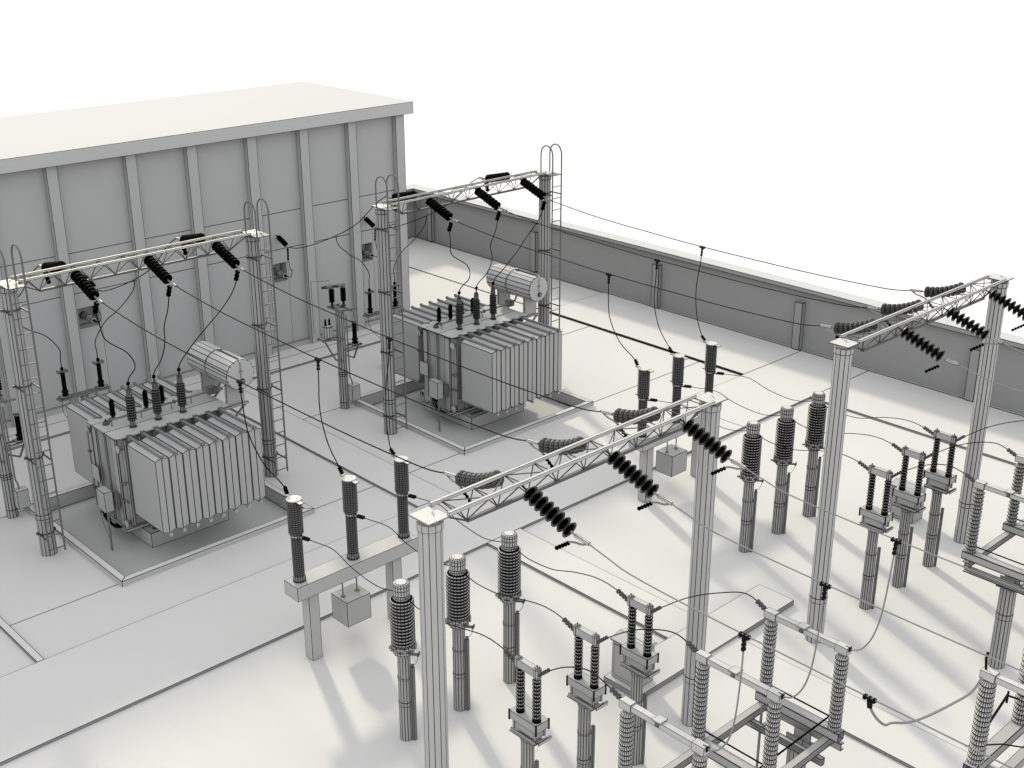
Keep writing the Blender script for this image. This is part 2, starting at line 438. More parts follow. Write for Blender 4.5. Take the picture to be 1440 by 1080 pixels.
# ------------------------------------------------------------------ overhead wires
pname = ('left', 'middle', 'right')
for bay in (0, 1):
    for k in range(3):
        x = PH[k] + P * bay
        y0 = -.255 - YE; y1 = -18.535 + YN
        pts = [(x, y0 + .05, 8.635 + ZE), (x, y0 - .6, 8.03), (x, -4.6, 7.88), (x, -7, 7.80), (x, -9.1, 7.75), (x, -13, 7.75), (x, -15.5, 7.82), (x, y1 + .45, 7.88), (x, y1 - .05, 8.49 + ZN)]
        tag(MB().tube(pts, .015, 6, smooth=5).build('overhead_wire', 'cable', origin=pts[0]),
            f'{pname[k]} of three overhead wires between the rear and near gantries of the {BAY[bay]}', 'wire', 'wires between the gantries')
        y2 = -19.045 - YE
        pts = [(x, y2 + .05, 8.49 + ZE), (x, y2 - .5, 7.84), (x, -21.7, 7.76), (x, -22.6, 7.71), (x, -24.3, 7.68), (x, -27.8, 7.67), (x, -34, 7.72), (x, -44, 8.0)]
        tag(MB().tube(pts, .0135, 6, smooth=4).build('overhead_wire', 'wire', origin=pts[0]),
            f'{pname[k]} of three wires running forward from the near gantry of the {BAY[bay]}', 'wire', 'wires running forward from the near gantries')

def clamp_mesh(a, q, w=.06, n=4):
    w *= .85
    a = Vector(a); q = Vector(q); b = MB().bar(a, q, w * .7, w * .7, flags=False)
    d = (q - a).normalized()
    for i in range(n):
        c = a + (q - a) * ((i + .5) / n); L = (q - a).length / n * .34
        b.bar(c - d * L, c + d * L, w * 1.55, w * 1.15, flags=False)
        b.bar(c + Vector((0, 0, w * .75)) - d * L * .5, c + Vector((0, 0, w * .75)) + d * L * .5, w * .5, w * .5, flags=False)
    return b
def cable(name, pts, label, cat, group, r=.014, mat='cable', tee=True, end=None, endlen=.28, startlen=0, smooth=6):
    """a hanging cable with its bolted clamps"""
    pts = [Vector(p) for p in pts]
    o = thing(name, label, cat, pts[0], group)
    MB().tube(pts, r, 6, smooth=smooth).build('conductor', mat, o, pts[0])
    if tee:
        p = pts[0]
        b = clamp_mesh(p + Vector((0, .11, 0)), p - Vector((0, .11, 0)), .06, 3)
        b.build('tee_clamp', 'clamp', o, pts[0])
        clamp_mesh(p + Vector((0, 0, -.03)), p + (pts[1] - p).normalized() * .3, .055, 3).build('clamp', 'clamp', o, pts[0])
    if startlen:
        clamp_mesh(pts[0], pts[0] + (spline(pts, 6)[2] - pts[0]).normalized() * startlen, .07, 4).build('clamp', end, o, pts[0])
    if end and endlen:
        q = spline(pts, 6)[-3]
        clamp_mesh(pts[-1], pts[-1] + (q - pts[-1]).normalized() * endlen, .07, 4).build('clamp', end, o, pts[0])
    return o

# ------------------------------------------------------------------ coupling capacitors on their beam
CX = (6.22, 7.92, 9.63); YC = -10.18; ZB = 2.42
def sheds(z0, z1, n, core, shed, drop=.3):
    """profile of n rain sheds from z0 to z1 with material index (0 pale rim and upper face, 1 dense dark edge lines between sheds)"""
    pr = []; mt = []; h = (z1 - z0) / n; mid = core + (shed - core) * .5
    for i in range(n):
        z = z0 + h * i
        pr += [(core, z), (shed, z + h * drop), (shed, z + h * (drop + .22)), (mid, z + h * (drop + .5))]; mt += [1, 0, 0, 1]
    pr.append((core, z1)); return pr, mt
def make_cap():
    t = thing('coupling_capacitor', '', 'capacitor', (CX[0], YC, ZB), 'porcelain columns on the beams')
    MB().lathe([(.17, 0), (.17, .03), (.15, .04), (.17, .08), (.17, .12), (.13, .14)], 14).build('base_flange', 'shed', t)
    pr, mt = sheds(.14, 1.28, 19, .115, .15)
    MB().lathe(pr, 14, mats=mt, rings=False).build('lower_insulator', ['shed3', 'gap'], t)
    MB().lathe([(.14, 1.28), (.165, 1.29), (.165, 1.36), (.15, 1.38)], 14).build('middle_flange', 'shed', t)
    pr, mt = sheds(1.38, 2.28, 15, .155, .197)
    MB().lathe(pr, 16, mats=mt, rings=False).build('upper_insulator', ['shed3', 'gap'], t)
    b = MB().lathe([(.16, 2.28), (.2, 2.30), (.2, 2.34)], 10)
    b.box(-.07, .07, -.36, -.17, 2.305, 2.325).box(-.05, .05, .17, .34, 2.305, 2.325)
    b.build('top_plate', 'bright', t)
    b = MB().box(-.05, .05, -.30, -.16, 1.31, 1.335); b.bar((0, .16, 1.36), (0, .32, 1.36), .03, .02)
    b.lathe([(.0, 0), (.035, .02), (.035, .05), (0, .07)], 8, (0, -.2, 1.335))
    b.build('terminal', 'bright', t)
    return t
cap0 = make_cap()
for bay in (0, 1):
    o0 = Vector((7.9 + P * bay, YC, 0))
    s = thing('beam_support', f'concrete beam on two square posts carrying three porcelain columns, {BAY[bay]}', 'support', o0, 'beams on square posts')
    MB().box(-1.96, 1.96, -.31, .29, 2.02, ZB).build('beam', 'steel', s)
    for x in (-1.40, 1.33): MB().box(x - .155, x + .155, -.17, .15, 0, 2.018).build('post', 'steel', s)
    h = thing('hanging_box', f'grey steel box hung on two rods under the beam, {BAY[bay]}', 'box', o0 + Vector((-.15, -.05, 0)), 'boxes hung under the beams')
    MB().box(-.40, .37, -.36, .34, .70, 1.44).build('casing', 'body', h)
    for x in (-.26, .20):
        MB().cyl((x, 0, 1.44), (x, 0, 2.019), .02, n=8, longs=False).cyl((x, 0, 1.442), (x, 0, 1.455), .07, n=10).build('rod', 'clampg', h)
    for k in range(3):
        c = cap0 if bay == 0 and k == 0 else copy_tree(cap0)
        c.location = (CX[k] + P * bay, YC, ZB); c['label'] = f'dark ribbed porcelain column with white top plate, {pname[k]} of three on the {BAY[bay]} beam'
        x = PH[k] + P * bay; xc = CX[k] + P * bay
        cable('dropper_cable', [(x, -9.1, 7.73), (x + (xc - x) * .05, -9.08, 7.2), (x + (xc - x) * .25, -9.05, 6.3), (x + (xc - x) * .6, -9.3, 5.5), (xc, -9.72, 4.98), (xc, -9.90, 4.78)],
              f'cable dropping from the {pname[k]} overhead wire to a porcelain column, {BAY[bay]}', 'cable', 'droppers to the porcelain columns', r=.016, end='black', endlen=.2)

# ------------------------------------------------------------------ current transformers on poles
TX = (6.15, 7.84, 9.52); YT = -14.52
def make_ct():
    t = thing('current_transformer', '', 'transformer', (0, 0, 0), 'porcelain topped poles')
    MB().lathe([(.165, 0), (.162, .96), (.168, .962), (.168, 1.07), (.162, 1.072), (.155, 2.36)], 14).lathe([(.172, 1.70), (.172, 1.75)], 14, caps=(False, False)).build('pole', 'pole', t)
    b = MB().lathe([(.2, 2.36), (.24, 2.42), (.262, 2.44), (.262, 2.5), (.25, 2.52), (.262, 2.56), (.262, 2.63), (.22, 2.65)], 16)
    for a in range(8):
        c = math.cos(a * math.pi / 4 + .2) * .275; s = math.sin(a * math.pi / 4 + .2) * .275
        b.box(c - .025, c + .025, s - .025, s + .025, 2.46, 2.62)
    b.build('base_flange', 'shed', t)
    pr, mt = sheds(2.65, 3.86, 14, .205, .288)
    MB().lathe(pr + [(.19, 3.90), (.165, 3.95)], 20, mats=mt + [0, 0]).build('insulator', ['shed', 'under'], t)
    b = MB().lathe([(.165, 3.95), (.2, 3.97), (.2, 4.10), (.205, 4.105), (.205, 4.2), (.19, 4.25), (.13, 4.262)], 18, mats=[0] * 6)
    b.bar((0, .15, 3.94), (0, .24, 3.94), .06, .03); b.bar((0, -.15, 3.94), (0, -.24, 3.94), .06, .03)
    b.build('head', 'shed', t)
    MB().lathe([(.13, 4.263), (.128, 4.27)], 18).build('lid', 'bright', t)
    b = MB().box(.05, .13, -.235, -.165, 0, 2.05); b.bar((.09, -.2, 2.05), (.09, -.2, 2.12), .05)
    b.build('conduit', 'clampg', t)
    b = MB().bar((-.05, -.2, 2.47), (.12, -.42, 2.47), .08, .03).bar((.06, -.43, 2.47), (.18, -.37, 2.47), .03, .08)
    MB().bar((-.08, .2, 2.47), (-.2, .3, 2.47), .08, .03).build('lug', 'clampg', t); b.tube([(.12, -.38, 2.46), (.13, -.33, 2.25), (.09, -.22, 2.08)], .008, 5, smooth=3)
    b.build('earth_clamp', 'clampg', t)
    return t
ct0 = make_ct()
# ------------------------------------------------------------------ breaker poles
BX = (5.98, 7.70, 9.42); YB = -18.85
def make_breaker():
    t = thing('circuit_breaker', '', 'breaker', (0, 0, 0), 'twin insulator units on poles')
    b = MB().lathe([(.15, 0), (.148, .96), (.154, .962), (.154, 1.07), (.148, 1.072), (.143, 2.45), (.16, 2.452), (.16, 2.54)], 14).lathe([(.156, 1.72), (.156, 1.76)], 14, caps=(False, False))
    b.build('pole', 'pole', t)
    MB().box(.06, .12, -.22, -.15, 0, 1.95).build('conduit', 'clampg', t)
    b = MB().box(-.14, -.115, -.37, .37, 2.545, 2.62).box(-.18, -.14, -.37, .37, 2.545, 2.57).box(-.115, .14, -.37, .37, 2.545, 2.565)
    b.box(-.10, .27, -.43, -.41, 2.545, 2.62).box(-.10, .27, -.41, -.37, 2.60, 2.62)
    b.build('base_channel', 'steel', t)
    b = MB().box(-.09, .17, -.31, .31, 2.622, 2.83)
    for y in (-.31, .31):
        for x in (-.09, .17): b.box(x - .025, x + .025, y - .025, y + .025, 2.625, 2.828)
    b.build('gear_box', 'body', t)
    MB().box(-.14, .23, -.385, .41, 2.832, 3.03).build('base_box', 'body', t)
    for x in (-.14, .23):
        for y in (-.385, .41): MB().cyl((x, y, 2.80), (x, y, 3.05), .022, n=6, longs=False).build('corner_bolt', 'clamp', t)
    for y in (.24, -.24):
        pr, mt = sheds(3.11, 4.08, 11, .048, .097, .2)
        MB().lathe([(.095, 3.03), (.095, 3.06), (.06, 3.08), (.09, 3.09), (.09, 3.10)] + pr, 12, (0, y - .02, 0), mats=[1, 1, 1, 0, 1] + mt).build('insulator', ['shed', 'under'], t)
    b = MB().box(-.07, .07, -.25, .25, 4.12, 4.31)
    for y in (.27, -.27): b.lathe([(.075, 4.08), (.09, 4.12), (.09, 4.31), (.06, 4.33), (.03, 4.335)], 10, (0, y, 0)); b.box(-.012, .012, y - .012, y + .012, 4.335, 4.39)
    b.build('contact_bridge', 'shed', t)
    return t
br0 = make_breaker()
DXP = (5.72, 7.93, 10.17)
for bay in (0, 1):
    for k in range(3):
        c = ct0 if bay == 0 and k == 0 else copy_tree(ct0)
        c.location = (TX[k] + P * bay, YT, 0); c['label'] = f'pole with ribbed porcelain barrel and white lid, {pname[k]} of three in the {BAY[bay]}'
        c = br0 if bay == 0 and k == 0 else copy_tree(br0)
        c.location = (BX[k] + P * bay, YB, 0); c['label'] = f'pole with box and two bridged dark insulators, {pname[k]} of three in the {BAY[bay]}'
        xc = CX[k] + P * bay; xt = TX[k] + P * bay; xb = BX[k] + P * bay; xd = DXP[k] + P * bay
        cable('jumper_cable', [(xc, -10.48, 3.77), (xc, -11.0, 3.86), (xc, -11.8, 3.96), (xc + (xt - xc) * .5, -12.6, 3.80), (xt, -13.6, 3.76), (xt, -14.33, 3.935)],
              f'sagging cable from the porcelain column to the pole, {pname[k]} phase of the {BAY[bay]}', 'cable', 'cables between columns and poles', r=.011, tee=False, end='clamp', startlen=.28, endlen=0)
        cable('jumper_cable', [(xt, -14.71, 3.935), (xt, -15.2, 3.83), (xt, -16.0, 3.88), (xb, -16.8, 4.18), (xb, -17.5, 4.33), (xb, -18.05, 4.31), (xb, -18.5, 4.17)],
              f'cable arching from the pole to the bridged insulators, {pname[k]} phase of the {BAY[bay]}', 'cable', 'cables between poles and bridged insulators', r=.012, tee=False, end='clampm', endlen=.36)
        o = cable('jumper_cable', [(xb, -19.18, 4.18), (xb, -19.45, 4.42), (xb + (xd - xb) * .3, -20.0, 4.82), (xb + (xd - xb) * .6, -20.6, 5.10), (xd, -21.1, 5.17), (xd, -21.65, 4.98)],
              f'cable arching from the bridged insulators to the disconnector, {pname[k]} phase of the {BAY[bay]}', 'cable', 'cables to the disconnectors', r=.013, tee=False, end='clampm', endlen=.34, startlen=.36)
        xd0 = PH[k] + P * bay
        cable('dropper_cable', [(xd0, -24.25, 7.66), (xd0 + (xd - xd0) * .3, -24.22, 6.9), (xd0 + (xd - xd0) * .6, -24.15, 6.0), (xd, -24.02, 5.45), (xd, -23.82, 5.12), (xd, -23.62, 5.02), (xd, -23.5, 5.0)],
              f'cable dropping from the {pname[k]} forward wire to the disconnector, {BAY[bay]}', 'cable', 'droppers to the disconnectors', r=.016, mat='wire', end='clamp', endlen=.12)

# ------------------------------------------------------------------ control cabinets
for bay in (0, 1):
    z0 = .152 if bay == 0 else 0
    c = thing('control_cabinet', f'grey floor cabinet with overhanging lid beside the bridged insulator poles, {BAY[bay]}', 'cabinet', (11.72 + P * bay, -16.75, z0), 'floor cabinets')
    MB().box(-.31, .31, -.43, .43, 0, 1.08).build('body', 'body', c)
    b = MB().prism([(-.36, -.47, 1.082), (.36, -.47, 1.082), (.36, -.47, 1.12), (0, -.47, 1.22), (-.36, -.47, 1.12)], (0, .94, 0))
    b.build('lid', 'steel', c)
    MB().box(-.322, -.312, -.36, .36, .10, 1.0).build('door', 'body', c)

# ------------------------------------------------------------------ disconnectors
def rib_insulator(z0, z1, o, n=16, core=.07, shed=.138):
    pr = []; h = (z1 - z0 - .1) / n
    for i in range(n):
        z = z0 + .1 + h * i; pr += [(core, z), (shed, z + h * .05), (shed, z + h * .2)]
    return MB().lathe([(shed * 1.02, z0), (shed * 1.02, z0 + .03), (core * 1.05, z0 + .09)] + pr + [(core, z1)], 18, (o[0], o[1], 0), mats=[0, 0, 0] + [1, 0, 0] * n)
def make_disconnector():
    t = thing('disconnector', '', 'disconnector', (7.95, -22.6, 0), 'three phase disconnectors')
    ox, oy = 7.95, -22.6
    for px in (6.0 - ox, 10.0 - ox):
        c = MB().lathe([(.212, 0), (.21, 1.45), (.217, 1.451), (.217, 1.6), (.21, 1.601), (.205, 2.36)], 14, (px, -.16, 0)).build('pole', 'pole', t)
        MB().box(px - .24, px + .24, -.40, .08, 2.362, 2.40).box(px - .16, px - .13, -.36, .04, 2.40, 2.66).box(px + .13, px + .16, -.36, .04, 2.40, 2.66).build('head_plate', 'body', c)
        for s in (-1, 1):
            x = px + s * .30
            b = MB().box(x - .012, x + .012, -.98, .92, 2.50, 2.665).box(x + (.012 if s > 0 else -.10), x + (.10 if s > 0 else -.012), -.98, .92, 2.50, 2.522).box(x + (.012 if s > 0 else -.10), x + (.10 if s > 0 else -.012), -.98, .92, 2.643, 2.665)
            b.build('channel', 'body', t)
    for y in (-21.76 - oy, -23.36 - oy):
        b = MB().box(5.5 - ox, 10.45 - ox, y - .012, y + .012, 2.667, 2.822).box(5.5 - ox, 10.45 - ox, y - .08, y + .08, 2.822, 2.84).box(5.5 - ox, 10.45 - ox, y - .08, y + .08, 2.667, 2.685)
        b.build('cross_beam', 'body', t)
    for k in range(3):
        x = DXP[k] - ox
        b = MB(); y0, y1 = -23.62 - oy, -21.58 - oy; w = .11; z0, z1 = 2.842, 3.06; th = .018
        b.box(x - w, x + w, y0, y1, z1 - th, z1).box(x - w, x + w, y0, y1, z0, z0 + th).box(x - w, x - w + th, y0, y1, z0 + th, z1 - th).box(x + w - th, x + w, y0, y1, z0 + th, z1 - th)
        b.build('phase_beam', 'body', t)
        for y in (-21.75 - oy, -23.45 - oy):
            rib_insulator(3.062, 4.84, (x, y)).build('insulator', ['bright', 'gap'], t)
            b = MB().box(x - .085, x + .085, y - .14, y + .14, 4.88, 5.05).cyl((x, y, 4.84), (x, y, 4.88), .08, n=10)
            b.build('end_block', 'bright', t)
        a = MB().box(x - .07, x + .07, -23.31 - oy, -21.89 - oy, 4.91, 5.03).build('blade', 'bright', t)
        MB().box(x - .11, x + .11, -22.62 - oy, -22.42 - oy, 5.032, 5.06).box(x - .09, x - .072, -22.56 - oy, -22.48 - oy, 4.93, 5.03, mat=1).box(x + .072, x + .09, -22.56 - oy, -22.48 - oy, 4.93, 5.03, mat=1).build('contact', ['bright', 'iron'], a)
        MB().tube([(x + .16, -21.72 - oy, 3.16), (x + .16, -23.42 - oy, 3.16)], .018, 6).build('link_rod', 'clamp', t)
    MB().tube([(5.6 - ox, -23.28 - oy, 3.24), (10.3 - ox, -23.28 - oy, 3.24)], .02, 6).build('drive_rod', 'black', t)
    b = MB().box(9.62 - ox, 10.0 - ox, -22.18 - oy, -22.10 - oy, 2.70, 2.72).tube([(9.72 - ox, -22.0 - oy, 3.1), (9.72 - ox, -22.0 - oy, .6)], .03, 6, mat=1)
    b.build('drive_shaft', ['steel', 'clampg'], t)
    MB().box(9.56 - ox, 9.88 - ox, -22.16 - oy, -21.86 - oy, .25, .75).build('drive_box', 'body', t)
    return t
d0 = make_disconnector()
d0['label'] = 'three phase disconnector on a steel frame in the foreground, left bay'
copy_tree(d0, (7.95 + P, -22.6, 0), 'three phase disconnector cut by the right edge of the photo, right bay')

# bus disconnector high at the lower right corner
t = thing('bus_disconnector', 'tall pale ribbed insulators on hollow beams in the lower right corner', 'disconnector', (9.3, -27.3, 0))
TO = (9.3, -27.3, 0)
ZF = 5.31
XI = (8.42, 10.0, 11.6)
for y in (-27.1, -28.75):
    b = MB(); w = .11; th = .018; z0, z1 = ZF - .2, ZF - .002
    b.box(8.22, 12.0, y - w, y + w, z1 - th, z1).box(8.22, 12.0, y - w, y + w, z0, z0 + th).box(8.22, 12.0, y - w, y - w + th, z0 + th, z1 - th).box(8.22, 12.0, y + w - th, y + w, z0 + th, z1 - th)
    b.build('hollow_beam', 'body', t, TO)
MB().box(8.6, 12.0, -27.62, -27.45, ZF - .2, ZF - .03).build('beam', 'body', t, TO)
for x in (8.7, 11.5): MB().box(x - .06, x + .06, -28.9, -26.95, ZF - .36, ZF - .202).build('cross_beam', 'body', t, TO)
for x in XI:
    for y in (-27.1, -28.75):
        rib_insulator(ZF, ZF + 1.62, (x, y)).build('insulator', ['bright', 'gap'], t, TO)
        MB().box(x - .08, x + .08, y - .13, y + .13, ZF + 1.63, ZF + 1.78).build('end_block', 'bright', t, TO)
    MB().box(x - .065, x + .065, -28.62, -27.23, ZF + 1.65, ZF + 1.76).build('blade', 'bright', t, TO)
for x in (9.75, 11.4):
    MB().lathe([(.2, 0), (.19, 4.85), (.2, 4.86), (.2, 4.94)], 12, (x, -27.9, 0)).build('pole', 'steel', t, TO)
b = MB().tube([(8.75, -27.02, ZF + .38), (9.55, -27.0, ZF + .72)], .025, 6).tube([(9.55, -27.0, ZF + .55), (9.56, -27.0, ZF + .78)], .02, 6)
b.tube([(9.55, -27.0, ZF + .7), (10.0, -27.1, ZF + .42)], .02, 6).tube([(8.3, -26.95, ZF + .28), (8.9, -27.3, ZF + .2), (9.6, -27.95, ZF + .02)], .014, 6)
b.build('linkage', 'clamp', t, TO)
cable('dropper_cable', [(PH[0], -26.55, 7.65), (5.75, -26.5, 7.42), (6.0, -26.5, 7.08), (6.3, -26.5, 6.80), (6.6, -26.45, 6.66), (7.0, -26.52, 6.50), (7.4, -26.62, 6.46), (7.9, -26.8, 6.56), (8.2, -26.95, 6.72), (8.36, -27.02, 6.98)],
      'thick cable looping from the left forward wire to the insulators at the lower right corner', 'cable', r=.022, mat='wire', end='clamp', endlen=.0, group=None, smooth=4)
o = MB().tube([(8.42, -27.03, 7.08), (8.43, -27.0, 7.28), (8.47, -27.0, 7.38)], .022, 6).build('clamp', 'clamp', t, TO)

# ------------------------------------------------------------------ oil pits
for bay in (0, 1):
    x0, x1, y0, y1 = PIT[bay]; w = .22; zt = .18; zf = -.3
    pit = thing('oil_pit', f'sunken concrete pit with raised rim under the {("left", "right")[bay]} transformer', 'pit', ((x0 + x1) / 2, 0, 0), 'oil pits')
    O = ((x0 + x1) / 2, 0, 0)
    out = [(x0, y0), (x1, y0), (x1, y1), (x0, y1)]; inn = [(x0 + w, y0 + w), (x1 - w, y0 + w), (x1 - w, y1 - w), (x0 + w, y1 - w)]
    vs = [(*p, zf) for p in out] + [(*p, zt) for p in out] + [(*p, zt) for p in inn] + [(*p, zf) for p in inn]
    fs = []
    for i in range(4):
        j = (i + 1) % 4
        fs += [(i, j, 4 + j, 4 + i), (4 + i, 4 + j, 8 + j, 8 + i), (8 + i, 8 + j, 12 + j, 12 + i)]
    rm = MB().add(vs, fs).build('rim', 'slab', pit, O); rm.data.materials[1] = M['pit']  # rim sides darker than the top, shade put into their colour
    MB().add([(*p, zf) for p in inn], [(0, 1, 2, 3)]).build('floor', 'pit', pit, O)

# ------------------------------------------------------------------ power transformers
def make_transformer():
    TOX = (7.9, 0, -.298)
    t = thing('power_transformer', '', 'transformer', TOX, 'oil filled power transformers')
    def part(b, name, mat, par=None): return b.build(name, mat, par or t, TOX)
    b = MB().box(6.5, 9.25, -1.4, 1.4, -.298, .2); part(b, 'plinth', 'pit')
    b = MB()
    for y in (-1.15, -.75, .75, 1.15): b.box(6.7, 9.1, y - .06, y + .06, .203, .24)
    part(b, 'rail', 'clampg')
    tank = MB().box(6.06, 9.78, -.78, .78, .35, 3.36)
    tank.box(5.95, 9.86, -.9, .9, .24, .345).box(5.98, 9.84, -.87, .87, 3.362, 3.40)
    for y, w_ in ((-.63, .14), (.0, .05), (.64, .12)): tank.box(5.99, 6.058, y - w_, y + w_, .40, 3.34)
    for k in range(8):
        for s in (-1, 1): tank.box(6.2 + .48 * k, 6.28 + .48 * k, s * .86 - .078, s * .86 + .078, .40, 3.34)
    tank = part(tank, 'tank', 'body')
    def plate(x0, x1, y0, y1, r, z0, z1):
        p = []
        for cx, cy, a0 in ((x1 - r[0], y1 - r[0], 0), (x0 + r[1], y1 - r[1], 90), (x0 + r[2], y0 + r[2], 180), (x1 - r[3], y0 + r[3], 270)):
            rr = r[((0, 1, 2, 3)[(a0 // 90)])]
            for k in range(4): a = math.radians(a0 + 30 * k); p.append((cx + rr * math.cos(a), cy + rr * math.sin(a), z0))
        return p, (0, 0, z1 - z0)
    lid = MB()
    lid.prism(*plate(5.93, 9.9, -1.0, -.275, (.002, .002, .12, .12), 3.402, 3.45))
    lid.prism(*plate(5.93, 9.9, -.235, .555, (.002, .002, .002, .002), 3.402, 3.447))
    lid.prism(*plate(5.93, 9.9, .59, 1.0, (.12, .12, .002, .002), 3.402, 3.444))
    for k in range(8): lid.box(6.28 + .455 * k, 6.36 + .455 * k, -1.06, -1.0, 3.30, 3.41)
    part(lid, 'lid', 'body')
    # radiators, eight each side
    pit = .4525
    for s in (-1, 1):
        for i in range(8):
            cx = 6.15 + pit / 2 + pit * i; hw = .214
            ya, yb = (-2.95, -1.24) if s < 0 else (1.24, 2.92)
            poly = [(cx - hw, ya, .97), (cx, ya, .88), (cx + hw, ya, .97), (cx + hw, ya, 3.30), (cx, ya, 3.375), (cx - hw, ya, 3.30)]
            b = MB().prism(poly, (0, yb - ya, 0))
            # front is two long plates so that the middle fold is inked too
            for q in ([(cx - hw, ya, .97), (cx, ya, .88), (cx, ya, 3.375), (cx - hw, ya, 3.30)], [(cx, ya, .88), (cx + hw, ya, .97), (cx + hw, ya, 3.30), (cx, ya, 3.375)]):
                yy = ya - .003
                b.add([(p[0], yy, p[2]) for p in q], [(0, 1, 2, 3)])
            rd = part(b, 'radiator', 'body')
            y0, y1 = (ya - .05, -.79) if s < 0 else (.79, yb + .05)
            for z in (3.405, .86):
                b = MB().cyl((cx, y0, z), (cx, y1, z), .048, n=8, longs=False)
                ye = y0 if s < 0 else y1
                b.cyl((cx, ye - .03, z), (cx, ye + .03, z), .062, n=8, longs=False)
                yt = y1 if s < 0 else y0
                b.box(cx - .075, cx + .075, yt - s * -.0 - .05 + s * .17, yt + .05 + s * .17, z - .09, z + .06)
                part(b, 'header_pipe', 'clampg' if z > 2 else 'body', rd)
    def bushing(x, y, name, prof, mats, mat, n=14):
        return part(MB().lathe(prof, n, (x, y, 0), mats=mats), name, mat)
    for x in (6.80, 7.66, 8.52):
        pr, mt = sheds(3.68, 4.44, 9, .095, .145)
        h = bushing(x, -.44, 'bushing', pr, mt, ['shed', 'gap'])
        part(MB().lathe([(.12, 3.45), (.12, 3.49), (.085, 3.50), (.085, 3.68)], 12, (x, -.44, 0)), 'turret', 'body', h)
        part(MB().lathe([(.085, 4.44), (.095, 4.46), (.085, 4.68), (.05, 4.72), (.025, 4.73), (.025, 4.84)], 12, (x, -.44, 0)), 'cap', 'clampg', h)
    for x in (6.65, 7.22, 7.79, 8.36):
        pr, mt = sheds(3.56, 4.05, 8, .062, .088)
        h = bushing(x, .57, 'small_bushing', [(.1, 3.445), (.1, 3.475), (.055, 3.48), (.055, 3.56)] + pr + [(.05, 4.10), (.02, 4.12)], [2, 2, 2, 2] + mt + [0, 0], ['rim', 'under', 'body'], 12)
    b = MB().lathe([(.11, 3.447), (.11, 3.50), (.06, 3.56), (.02, 3.60), (.02, 3.64)], 10, (6.28, .32, 0)); part(b, 'relief_valve', 'clampg')
    b = MB().cyl((6.25, .06, 3.66), (9.85, .06, 3.66), .035, n=8, longs=False)
    for x in (6.35, 7.35, 8.4, 9.1): b.cyl((x, .06, 3.449), (x, .06, 3.64), .018, n=6, longs=False)
    for x in (6.28, 8.5): b.cyl((x - .02, .06, 3.66), (x + .02, .06, 3.66), .07, n=8)
    part(b, 'oil_pipe', 'clampg')
    b = MB().box(9.72, 10.0, -.06, .18, 3.58, 3.80); b.tube([(9.98, .06, 3.7), (10.15, .06, 3.75), (10.25, .06, 3.98)], .035, 8, smooth=3).box(9.80, 9.86, -.1, -.06, 3.62, 3.76)
    part(b, 'gas_relay', 'clampg')
    CXX, CZ = 10.3, 4.43
    cons = part(MB().lathe([(.46, 0), (.515, .02), (.518, .9), (.518, 1.55), (.515, 2.46), (.46, 2.48)], 18, (CXX, -1.12, CZ), (0, 1, 0), rings=[False, True, False, False, True, False]), 'conservator', 'steel')
    b = MB().lathe([(.525, 1.30), (.525, 1.36)], 22, (CXX, -1.12, CZ), (0, 1, 0), caps=(False, False)); part(b, 'band', 'clampg', cons)
    b = MB().lathe([(.08, .50), (.08, .56), (.05, .57)], 10, (CXX, .1, CZ)); b.bar((CXX, .02, CZ + .53), (CXX, -1.05, CZ + .53), .03, .03); part(b, 'filler_cap', 'steel', cons)
    b = MB().lathe([(.09, 0), (.09, .06), (.06, .07)], 10, (CXX + .03, -1.12, CZ - .22), (0, -1, 0)); b.bar((CXX, -1.135, CZ - .15), (CXX, -1.135, CZ + .44), .018, flags=False); b.bar((CXX - .08, -1.14, CZ + .12), (CXX + .08, -1.14, CZ + .12), .02, flags=False)
    part(b, 'level_gauge', 'clampg', cons)
    for y in (-.62, .88): part(MB().box(9.98, 10.62, y - .05, y + .05, 3.30, 4.02), 'conservator_leg', 'body')
    for y in (-.72, .88): part(MB().box(9.70, 10.72, y - .04, y + .04, 3.22, 3.298).bar((9.85, y, 2.55), (10.6, y, 3.22), .06), 'bracket', 'body')
    box = part(MB().box(5.50, 5.78, -.62, -.10, .98, 1.66), 'control_box', 'steel')
    part(MB().box(5.78, 5.97, -.55, -.48, 1.10, 1.16).box(5.78, 5.97, -.55, -.48, 1.46, 1.52).box(5.85, 5.93, -.75, -.55, 1.05, 1.55), 'bracket', 'clampg', box)
    b = MB()
    for k in range(7): b.tube([(5.58 + .03 * (k % 3), -.55 + .06 * k, .98), (5.60 + .04 * (k % 2), -.56 + .055 * k, .7), (5.72 + .03 * (k % 3), -.60 + .05 * k, .42), (5.95, -.62 + .05 * k, .34)], .022, 5, smooth=3)
    part(b, 'cable_bundle', 'black', box)
    part(MB().bar((5.55, -.62, .98), (5.52, -.66, -.297), .05, flags=False).tube([(5.56, -.1, .95), (5.54, -.2, .5), (5.52, -.6, .1)], .012, 5), 'cable_post', 'clampg', box)
    part(MB().box(5.86, 5.88, .35, .85, 1.55, 2.10), 'nameplate', 'steel')
    b = MB()
    for y in (.95,): b.tube([(5.96, y, 3.2), (5.92, y, 3.1), (5.92, y, .55)], .025, 6)
    b.tube([(5.93, .28, 3.35), (5.93, .28, .4)], .018, 6).tube([(5.93, -.26, 3.35), (5.93, -.26, 1.66)], .022, 6)
    for z in (2.45, 1.2): b.box(5.88, 5.96, .88, 1.02, z - .03, z + .03)
    part(b, 'pipe', 'clampg')
    for (y, z) in ((-1.02, 3.14), (-1.02, .62), (.98, 3.14), (.98, .62), (.35, .62)):
        b = MB().lathe([(.125, 0), (.125, .05), (.07, .06), (.07, .16)], 12, (5.93, y, z), (1, 0, 0)); part(b, 'valve', 'steel')
